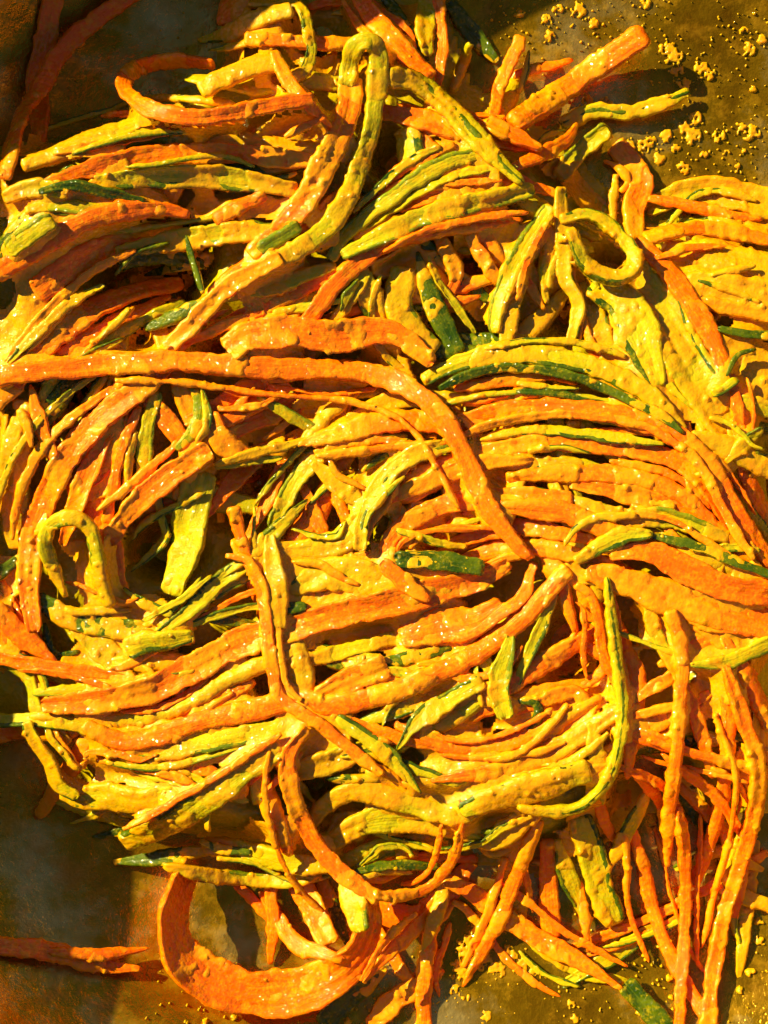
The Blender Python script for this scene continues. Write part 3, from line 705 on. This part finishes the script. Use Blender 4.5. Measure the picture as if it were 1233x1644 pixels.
# ---- lower middle
c(13, 36, '492,1168 466,1205 463,1250 478,1300 505,1350 535,1390 572,1420 608,1444', .32, 'carrot strand in a long S bend down the lower centre', ts=.5, te=.8, th=2.2)
c(13, 24, '598,1438 655,1437 700,1415 730,1370 744,1322', .4, 'thin carrot strand curving up right from the S-bend end', ts=.8, te=.4)
c(10, 24, '398,1262 450,1205 486,1174', .35, 'thin carrot strip joining the top of the S bend', ts=.3)
z(8, 50, '478,1238 530,1222 578,1202', .7, 'sauced zucchini piece right of the S bend top')
g(9, 18, '522,1250 570,1251 610,1249', .2, 'short dark peel strip, right of the S bend top', ts=.4, te=.6)
z(11, 34, '540,1152 605,1196 640,1230 676,1274', .6, 'zucchini strip with pointed dark green tip, lower centre', ts=.6, te=.1, peel='l')
z(10, 42, '498,1324 530,1286 580,1268 650,1289 730,1308 785,1282 850,1256 925,1240', .8, 'wavy sauced zucchini strip across the lower centre', ts=.6)
z(9, 62, '516,1364 580,1322 660,1312 724,1332', .65, 'broad pale zucchini ribbon below the wavy strip', ts=.5)
z(8, 42, '548,1388 620,1360 705,1344', .35, 'light green zucchini strip below the broad pale ribbon')
g(10, 21, '563,1402 625,1390 705,1392', .12, 'wet shiny dark peel strip under the broad pale ribbon', ts=.3, te=.6)
c(7, 26, '618,1370 660,1376 708,1378', .3, 'small carrot bit above the wet shiny peel strip')
z(8, 52, '742,1330 790,1346 844,1310', .85, 'sauced zucchini chunk right of the thin curved carrot strand')
c(3, 62, '598,1462 680,1472 742,1402', .12, 'wide shaded carrot under the thin curved strand')
c(8, 28, '583,1578 620,1535 680,1475 714,1426', .3, 'carrot strip slanting down left over the bottom', ts=.3)
z(9, 31, '712,1416 706,1450 694,1486', .85, 'short yellow-coated strip hanging at bottom centre')
c(8, 35, '696,1476 685,1540 680,1600 681,1655', .25, 'upright bare carrot strip reaching the bottom edge', te=1)
c(9, 44, '712,1412 760,1434 810,1470 870,1510 935,1545 1000,1588', .35, 'carrot strip slanting down right to a point on bare steel', ts=.6, te=.12)
z(6, 30, '830,1480 880,1530 940,1562 990,1572', .5, 'pale zucchini strip under the pointed slanting carrot')
c(12, 30, '867,1316 832,1400 800,1480 765,1545 743,1584', .35, 'straight carrot strip crossing over the slanting carrot, bottom', ts=.7, te=.2)
z(4, 62, '822,1396 830,1446', .5, 'wide zucchini slab in the gap left of upright carrots, bottom')
c(8, 42, '878,1346 880,1420 886,1508', .3, 'upright carrot strip left of the peel-edged zucchini pair', ts=.7, te=.9)
z(9, 37, '894,1346 912,1410 938,1468', .55, 'smaller left one of the peel-edged zucchini pair, bottom right', peel='r', ts=.3, te=.4)
z(11, 58, '930,1306 948,1370 965,1430 988,1484', .55, 'large zucchini stick with dark right edge, bottom right', peel='l', ts=.9, te=.8, th=2.8)
c(9, 22, '936,1446 945,1528', .4, 'thin carrot strip below the large peel-edged zucchini stick', te=.5)
z(6, 37, '952,1552 1000,1523 1048,1486', .5, 'zucchini strip lying on steel under the crossing carrot', peel='r')
g(6, 45, '1003,1578 1035,1614 1074,1655', .15, 'stout dark green peel stick on steel at the bottom edge', ts=.9, te=1)
c(8, 27, '918,1520 985,1497 1055,1468 1110,1440 1150,1420 1185,1398', .35, 'carrot strip slanting up right across the lower right corner', ts=.6)
c(9, 35, '1013,1326 1034,1395 1046,1450 1075,1530 1120,1610 1150,1658', .25, 'long carrot strip slanting to the bottom edge, lower right', ts=.6, te=1)
z(8, 31, '1032,1288 1005,1340 986,1376', .8, 'sauced strand above the large peel-edged zucchini stick')
c(5, 26, '962,1290 975,1330 990,1350', .3, 'shaded carrot bit beside the large peel-edged zucchini stick')

# ---- lower right
c(12, 34, '1076,978 1095,1050 1091,1150 1085,1220 1075,1300 1071,1392', .32, 'long upright carrot strip tapering down, right of the thin green strand', ts=.9, te=.12, th=2.2)
c(13, 29, '1088,1292 1100,1400 1097,1520 1089,1658', .25, 'upright carrot stick running to the bottom edge, lower right', ts=.5, te=1, th=2.4)
c(13, 36, '1163,1068 1195,1160 1215,1230 1210,1300 1190,1380 1165,1460 1145,1560 1134,1658', .35, 'rightmost long carrot strip bowing down to the bottom edge', ts=.6, te=1, th=2.3)
c(9, 38, '1158,1078 1170,1150 1165,1230 1160,1280 1140,1350 1112,1424', .28, 'upright carrot strip left of the rightmost bowed one', ts=.7, te=.7)
c(11, 30, '1093,1234 1150,1280 1193,1344', .3, 'carrot strip slanting down right between the upright carrots', te=.6)
c(11, 24, '1038,1188 1100,1205 1170,1225 1245,1246', .3, 'thin nearly level carrot strip crossing the upright carrots', ts=.6, te=1)
c(9, 25, '1012,1238 1065,1262 1084,1294', .3, 'curved carrot strip left of the long upright carrot')
z(12, 25, '974,926 985,1020 995,1095 1000,1150 990,1210 970,1260 925,1298 870,1302 830,1294', .4, 'thin green zucchini strand curving down like a sickle, right of centre', ts=.5, te=.4, peel='m', th=2.0)
c(10, 24, '924,938 950,960 962,1000 968,1050 988,1092', .4, 'thin carrot strip arching over the dark hollow, right', ts=.6)
c(9, 32, '655,1172 720,1200 800,1196 870,1176 932,1138', .45, 'carrot strip forming the lower rim of the dark hollow')
c(9, 43, '735,1247 820,1235 880,1210 940,1175 990,1142', .38, 'wider carrot strip just below the hollow rim strip')
g(8, 22, '698,1238 765,1229 828,1210', .25, 'dark peel strip between the two hollow rim carrots', ts=.3, te=.3)
z(10, 60, '738,1302 800,1280 870,1262 948,1236', .75, 'broad yellow zucchini ribbon left of the sickle strand', ts=.5, te=.8)
z(9, 36, '955,1195 962,1246', .6, 'upright zucchini stub beside the sickle strand')
z(10, 46, '814,1046 801,1100 812,1154', .6, 'upright sauced zucchini stub at the left of the dark hollow', te=.8)
z(11, 40, '637,1204 670,1160 720,1125 775,1092', .5, 'zucchini blade with dark peel and pointed lower left tip', ts=.1, te=.7, peel='l')
g(7, 20, '830,1124 862,1130 858,1165 833,1187', .25, 'dark peel curl below the sauced stub in the hollow', ts=.5, te=.5)
c(2, 42, '828,1094 880,1060 935,1028', .15, 'dim carrot strip deep in the dark hollow')
c(6, 26, '933,1104 962,1082 976,1060 958,1048', .3, 'little carrot curl inside the dark hollow', ts=.6)
z(5, 30, '878,982 850,1048', .3, 'shaded green zucchini strip at the hollow upper left', peel='l')
c(4, 30, '860,1130 920,1110 945,1140', .35, 'small sauced carrot bit in the bottom of the hollow')
c(10, 72, '940,916 1020,940 1090,965 1165,986 1245,1006', .6, 'broad sauce-streaked carrot ribbon running to the right edge', ts=.5, te=1)
c(10, 56, '978,892 1040,885 1100,914 1170,944 1245,952', .3, 'bare orange carrot ribbon above the sauce-streaked one, right', ts=.4, te=1)
z(11, 35, '922,902 960,878 1000,861 1048,857', .5, 'zucchini strip with green lower edge at the swirl bottom', peel='r', ts=.5, te=.4)
g(10, 20, '1040,860 1100,872 1150,890 1200,910 1245,927', .45, 'dark peel edge running from swirl to the right edge', ts=.3, te=.9)
z(9, 36, '1108,890 1170,912 1245,938', .75, 'sauced zucchini strip under the dark peel edge, right')
z(8, 26, '1040,966 1052,1015 1078,1064', .55, 'short zucchini strip left of the long upright carrot', peel='lp')
z(12, 32, '1108,1067 1165,1063 1205,1046 1245,1029', .5, 'zucchini strip entering at the right edge above upright carrots', ts=.2, te=1, peel='rp')
c(8, 26, '1098,988 1150,1030 1180,1054', .4, 'short carrot strip slanting above the right zucchini strip')
c(7, 26, '1158,1004 1220,1022', .3, 'small carrot bit under the broad ribbon, right edge')
c(6, 42, '1098,1048 1140,1028', .3, 'carrot chunk behind the long upright carrot top')
c(6, 56, '1003,1036 1020,1090 1016,1150 1010,1226', .25, 'broad upright carrot in shade right of the sickle strand')
c(7, 31, '1028,1118 1078,1084', .35, 'short carrot bit leaning on the broad shaded upright carrot')
c(8, 22, '1012,1150 1078,1134', .35, 'thin level carrot bit left of the long upright carrot')
c(7, 46, '1018,1178 1075,1197', .3, 'blunt carrot bit below the thin level one')
c(10, 50, '1183,1062 1214,1118 1240,1165', .35, 'broad carrot strip at the right edge beside the bowed one', te=1)
c(7, 36, '1100,1110 1120,1160 1135,1210', .2, 'shaded carrot strip between two upright carrots, right')
c(9, 31, '1217,1296 1192,1390 1184,1446', .35, 'carrot strip just right of the bowed one, lower right')
z(6, 30, '1206,1444 1245,1456', .6, 'zucchini stub entering at the lower right edge', te=1)
z(5, 32, '1206,1396 1196,1470 1190,1526', .9, 'sauced strip on steel behind the bowed carrot')
z(5, 26, '1138,1436 1143,1506', .6, 'zucchini strip on steel between two upright carrots', peel='lp')
g(5, 52, '1106,1266 1128,1316', .2, 'wet dark peel piece in the gap between upright carrots')
c(6, 34, '1130,1300 1160,1330 1180,1370', .45, 'sauced carrot bit near the wet dark peel piece')
z(8, 28, '1108,1384 1150,1366 1185,1380', .75, 'sauced zucchini strip linking two upright carrots')
c(8, 34, '1222,1180 1245,1230', .3, 'carrot end at the right edge below the broad strip', te=1)
c(7, 30, '1030,1255 1060,1290 1070,1330', .3, 'shaded carrot strip beneath the long upright one')

# ---- centre
g(11, 37, '633,897 710,902 778,913', .22, 'blunt dark green peel chunk in the very centre', ts=1, te=.9, th=2.4)
z(8, 34, '685,926 730,936 768,928', .5, 'pale zucchini flesh under the dark green chunk')
z(9, 72, '462,948 530,922 590,930 645,952', .88, 'broad sauced zucchini ribbon left of the dark green chunk', ts=.25, te=.8)
c(11, 38, '612,902 655,940 690,964', .4, 'short wedge of carrot below the dark green chunk', ts=.7, te=.3)
c(10, 72, '642,1024 700,1005 760,1000 806,968', .5, 'folded carrot flap under the widest ribbon, centre', ts=.6, te=.5)
c(11, 29, '848,932 838,960 800,988', .4, 'short carrot strip at the right end of the widest ribbon')
z(7, 32, '508,1056 580,1037 634,1024', .7, 'sauced zucchini strip below the widest ribbon, centre')
g(8, 30, '598,1066 660,1056 728,1040', .4, 'green peel strip below the folded carrot flap', ts=.5, te=.3)
c(9, 52, '508,1118 565,1091 622,1068', .5, 'blunt carrot piece above the second long ribbon, centre', ts=.6, te=1)
z(7, 62, '474,1046 482,1104', .85, 'sauce-clotted zucchini right of the thin carrot strand')
z(8, 32, '578,1162 640,1140 688,1126', .8, 'sauced zucchini strip below the second long ribbon')
c(9, 31, '533,1150 600,1175 664,1192', .45, 'carrot strip below the second long ribbon, beside the blade')
z(9, 35, '396,894 430,866 464,832', .65, 'sauced zucchini strip right of the small blunt carrot stick')
z(8, 52, '472,882 540,872 568,848 592,822', .8, 'sauced zucchini ribbon left of the green-streaked curve')
g(6, 22, '452,903 492,922', .3, 'dark peel bit beneath the sauced ribbon, centre left')
g(10, 27, '438,982 465,976 494,974', .3, 'small green peel bit right of the thin carrot strand', ts=.5, te=.5)
z(11, 42, '438,900 444,955', .97, 'knob of yellow sauce on a strip at the thin carrot strand')
z(8, 28, '690,1000 760,1040 790,1080', .6, 'zucchini strip seen beside the folded carrot flap')

# ---- bottom
g(3, 42, '518,1648 550,1612 588,1580', .4, 'sauced green peel strip at the bottom edge right of the loop', ts=1)
c(1, 42, '596,1650 630,1610 668,1586', .55, 'flattened carrot bit on steel at the bottom edge', ts=1)
c(2, 30, '640,1550 610,1500 600,1470', .2, 'dim carrot bit on steel right of the big loop')
# ---- strips deep in the heap, glimpsed through the gaps
def fillers():
    r = np.random.default_rng(21)
    n = 0
    while n < 60:
        x, y = r.uniform(10, 1225), r.uniform(20, 1480)
        X, Y = px2w(x, y, 0.015)
        if samp(SD, np.array([X]), np.array([Y]))[0] < 0.006 or samp(pit, np.array([X]), np.array([Y]))[0] > 0.25: continue
        cx, cy = 660, 900
        a = math.atan2(y - cy, x - cx) + math.pi / 2 + r.normal(0, 0.6)
        L = r.uniform(130, 260); bend = r.normal(0, 0.35)
        pts = ' '.join('%.0f,%.0f' % (x + t * L * math.cos(a + bend * t * t), y + t * L * math.sin(a + bend * t * t)) for t in (-0.5, -0.2, 0.2, 0.5))
        k = ('c', 'z', 'c', 'z', 'g')[n % 5]
        lab = {'c': 'carrot strip buried deep in the pile, glimpsed only through gaps',
               'z': 'zucchini strip buried deep in the pile, glimpsed only through gaps',
               'g': 'green peel strip buried deep in the pile, glimpsed only through gaps'}[k]
        strip(k, -2 + n % 3, r.uniform(26, 56), pts, r.uniform(0.25, 0.7), lab, fine=False,
              group={'c': 'buried carrot strips', 'z': 'buried zucchini strips', 'g': 'buried peel strips'}[k])
        n += 1
# ---- slim shreds that run along the bigger strips
def shreds():
    r = np.random.default_rng(33); seen = set()
    host = [d for d in STRIPS if d['fine'] and d['layer'] >= 4 and len(d['P']) >= 3 and len(d['label'].split()) <= 11 and max(d['roll'], key=abs) == 0
            and not any(w_ in d['label'] for w_ in ('ring', 'hook', 'upside-down', 'loop', 'arch at', 'sickle', 'jutting', 'large zucchini', 'thick sauced', 'standing up', 'reaching right'))]
    for d in host + [h for h in host if len(h['P']) >= 5 and h['layer'] < 11]:
        P = catmull(d['P'], 6)
        L = np.hypot(*np.diff(P[:, :2], axis=0).T).sum()
        if L < 110: continue
        T = np.gradient(P[:, :2], axis=0); T /= np.hypot(T[:, 0], T[:, 1])[:, None] + 1e-9
        N = np.stack([-T[:, 1], T[:, 0]], -1)
        side = r.choice((-1, 1)); u = np.linspace(0, 1, len(P))
        o = side * d['w'] * ((r.uniform(0.75, 1.1) if d['layer'] >= 10 else r.uniform(0.4, 0.8)) + r.uniform(-0.3 if d['layer'] >= 10 else -0.6, 0.9) * u + 0.25 * np.sin(u * r.uniform(3, 7) + r.uniform(0, 6)))
        a, b = r.uniform(0, 0.3), r.uniform(0.7, 1.0)
        Q = (P[:, :2] + N * o[:, None])[int(a * len(P)):max(int(a * len(P)) + 4, int(b * len(P)))][::3]
        if len(Q) < 2: continue
        kind = 'c' if (d['kind'] == 'c') == (r.random() < 0.75) else 'z'
        word = 'carrot' if kind == 'c' else 'zucchini'
        lab = ('slim %s shred along the ' if d['label'] not in seen else 'hair-fine %s shred beside the ') % word + d['label']; seen.add(d['label'])
        lab = ' '.join(lab.split()[:16]).rstrip(',')
        strip(kind, d['layer'] + (-1.5 if d['layer'] >= 10 else 0.5 if r.random() < 0.5 else -0.5), r.uniform(8, 18), ' '.join('%.0f,%.0f' % tuple(q) for q in Q), r.uniform(0.3, 0.75), lab,
              ts=r.uniform(0.1, 0.6), te=r.uniform(0.1, 0.5), peel=(('l', 'r')[int(r.integers(2))] if r.random() < 0.4 else None) if kind == 'z' else None, group='slim %s shreds' % word)
shreds()
fillers()
for d in STRIPS:                                  # the loose tangle at lower right is cut finer
    m_ = np.mean(np.array(d['P'])[:, :2], 0)
    if m_[0] > 980 and m_[1] > 980 and d['kind'] == 'c': d['ws'] = 0.66
for d in sorted(STRIPS, key=lambda d: d['layer']):
    build_strip(d)

# ------------------------------------------------------------------ paste that glues neighbouring strips together
def gblur(A, sig):
    r_ = int(3 * sig) + 1; k = np.exp(-0.5 * (np.arange(-r_, r_ + 1) / sig) ** 2); k /= k.sum()
    for ax in (0, 1):
        A = np.apply_along_axis(lambda v: np.convolve(np.pad(v, r_, mode='edge'), k, 'valid'), ax, A)
    return A
def glue():
    B = gblur(HM, 3.0)
    Q = np.stack([GXX, GYY, B], -1)
    n = fbm(Q * 75 + 3, 3)
    rich = 0 * B
    for (qx, qy, qr) in ((250, 270, 110), (1150, 420, 90), (1190, 570, 90), (520, 935, 80), (240, 1290, 90), (650, 1310, 110), (1090, 560, 80), (560, 770, 60), (430, 1370, 70), (480, 30, 60), (790, 330, 60), (1090, 960, 70), (1000, 780, 70)):
        q = px2w(qx, qy, 0.025); rich = np.maximum(rich, np.exp(-((GXX - q[0]) ** 2 + (GYY - q[1]) ** 2) / (qr * K) ** 2))
    n = n + 0.08 * rich
    h = B + 0.0001 * rich - 0.0004 - 0.0075 * np.clip((0.51 - n) / 0.09, 0, 1) - 0.004 * pit
    h = h + (vnoise(Q * 420) - 0.5) * 0.0007 + crumbs(Q, 0.0021, 0.0007, 0.4) * 0.6
    keep = (SD > 0.004) & (h > HBASE - 0.001)
    keep[1:] &= keep[:-1]; keep[:, 1:] &= keep[:, :-1]
    nn, m = HM.shape; idx = np.arange(nn * m).reshape(nn, m)
    q = np.stack([idx[:-1, :-1], idx[:-1, 1:], idx[1:, 1:], idx[1:, :-1]], -1)
    hid = h < HM - 0.0030                                        # buried under a strip: no need for a face
    kq = keep[:-1, :-1] & keep[1:, 1:] & ~(hid[:-1, :-1] & hid[1:, 1:] & hid[:-1, 1:] & hid[1:, :-1])
    q = q[kq]; used = np.unique(q); mp = np.full(nn * m, -1); mp[used] = np.arange(len(used))
    V = np.stack([GXX, GYY, h], -1).reshape(-1, 3)[used]
    me = bpy.data.meshes.new('sauce_film'); me.from_pydata(V.tolist(), [], mp[q].tolist())
    me.polygons.foreach_set('use_smooth', np.ones(len(q), bool))
    tk = np.clip(0.25 + 1.1 * fbm(V * 300, 2), 0, 1)
    at = me.attributes.new('thick', 'FLOAT', 'POINT'); at.data.foreach_set('value', tk.astype(np.float32))
    o = add('sauce_film', me, M['sauce_z'])
    tag(o, 'yellow paste clinging in the crevices between neighbouring strips', 'sauce', kind='stuff')
glue()

# ------------------------------------------------------------------ sauce on the bare steel
def splatter():
    r = np.random.default_rng(5)
    big = [(834,20,11),(878,33,13),(896,16,11),(929,16,14),(953,37,11),(882,58,11),(1035,5,11),(1070,78,15),(1082,92,17),(1087,112,13),(1097,135,14),(1128,113,15),
           (1140,122,9),(1111,219,17),(1100,205,14),(1119,190,15),(1206,215,16),(1190,205,10),(1203,78,13),(1223,64,10),(1195,51,9),(1208,142,9),(1071,219,12),(1085,240,10),
           (1097,270,13),(1031,234,15),(1045,226,10),(1155,219,12),(943,160,11),(969,164,11),(1058,255,12),(1130,248,8),(1184,270,9),(1010,236,12),(1168,243,6),(1196,244,6),
           (750,1520,22),(738,1556,20),(768,1540,20),(798,1556,18),(835,1548,19),(858,1562,13),(748,1600,9),(780,1632,12),(815,1530,16),(772,1505,18),(730,1590,12),
           (1035,1537,7),(918,1610,8),(922,1635,9),(1220,1508,11),(1205,1560,9),(1218,1480,9),(1190,1590,8),(1075,1570,7),(1078,1600,6),(1053,1542,5),(1030,1625,9),(1225,1385,14),(1228,1370,12),
           (700,1560,14),(655,1570,13),(640,1600,11),(620,1625,12),(560,1640,9),(375,1632,8),(330,1644,6)]
    big = np.array(big, float)
    verts, faces, tks, off = [], [], [], 0
    for (x0, x1, y0, y1) in ((780, 1245, -12, 330), (590, 1245, 1440, 1655), (235, 590, 1540, 1655), (-12, 340, -12, 250)):
        z0 = 0.004
        X0, Y1 = px2w(x0, y0, z0); X1, Y0 = px2w(x1, y1, z0)
        xs = np.arange(X0 * 1.0, X1, 0.00028); ys = np.arange(Y0, Y1, 0.00028)
        XX, YY = np.meshgrid(xs, ys)
        F = np.zeros(XX.shape)
        for (bx, by, br) in big:
            if not (x0 - 40 < bx < x1 + 40 and y0 - 40 < by < y1 + 40): continue
            zb = float(bowl_z(np.array(np.hypot(px2w(bx, by, z0)[0] - BX, px2w(bx, by, z0)[1] - BY))))
            cx, cy = px2w(bx, by, zb); rr = br * K * 0.8
            F = np.maximum(F, np.exp(-((XX - cx) ** 2 + (YY - cy) ** 2) / rr ** 2))
        wide = np.zeros(XX.shape)
        for (bx, by, br) in big[::2]:
            cx, cy = px2w(bx, by, z0)
            wide = np.maximum(wide, np.exp(-((XX - cx) ** 2 + (YY - cy) ** 2) / (0.0065) ** 2))
        Q = np.stack([XX, YY, 0 * XX], -1)
        n1 = fbm(Q * 1350, 2); n2 = fbm(Q * 150 + 5, 2)
        F = F * 1.3 * (2.6 * n1 - 0.42) - 0.36
        clot = np.clip(F, 0, 0.6) ** 0.6 * 0.00055 * (0.6 + 0.8 * fbm(Q * 900, 2))
        cr = crumbs(np.stack([XX, YY, 0 * XX + 0.0004], -1), 0.0011, 0.00042, 0.75) * (wide * (0.5 + n2) > 0.27)
        cr = np.maximum(cr, crumbs(np.stack([XX, YY, 0 * XX + 0.31], -1), 0.0013, 0.00033, 0.55))
        h = np.maximum(clot, cr * 0.8)
        ok = h > 0.00002
        zb = bowl_z(np.hypot(XX - BX, YY - BY))
        Zv = np.where(ok, zb + 0.0003 + h, zb - 0.0009)
        okd = ok.copy(); okd[1:] |= ok[:-1]; okd[:-1] |= ok[1:]; okd[:, 1:] |= ok[:, :-1]; okd[:, :-1] |= ok[:, 1:]
        n, m = XX.shape; idx = np.arange(n * m).reshape(n, m)
        q = np.stack([idx[:-1, :-1], idx[:-1, 1:], idx[1:, 1:], idx[1:, :-1]], -1)
        kq = okd[:-1, :-1] & okd[:-1, 1:] & okd[1:, 1:] & okd[1:, :-1]
        q = q[kq]; used = np.unique(q); mp = np.full(n * m, -1); mp[used] = np.arange(len(used))
        verts.append(np.stack([XX, YY, Zv], -1).reshape(-1, 3)[used]); faces.append(mp[q] + off); off += len(used)
        tks.append(np.clip(h / 0.0006, 0, 1).reshape(-1)[used])
    V = np.vstack(verts); F = np.vstack(faces)
    me = bpy.data.meshes.new('sauce_splatter'); me.from_pydata(V.tolist(), [], F.tolist())
    me.polygons.foreach_set('use_smooth', np.ones(len(F), bool))
    at = me.attributes.new('thick', 'FLOAT', 'POINT'); at.data.foreach_set('value', np.concatenate(tks).astype(np.float32))
    o = add('sauce_splatter', me, M['sauce_z'])
    tag(o, 'crumbs and spatters of yellow sauce stuck to the bare steel', 'sauce', kind='stuff')
splatter()
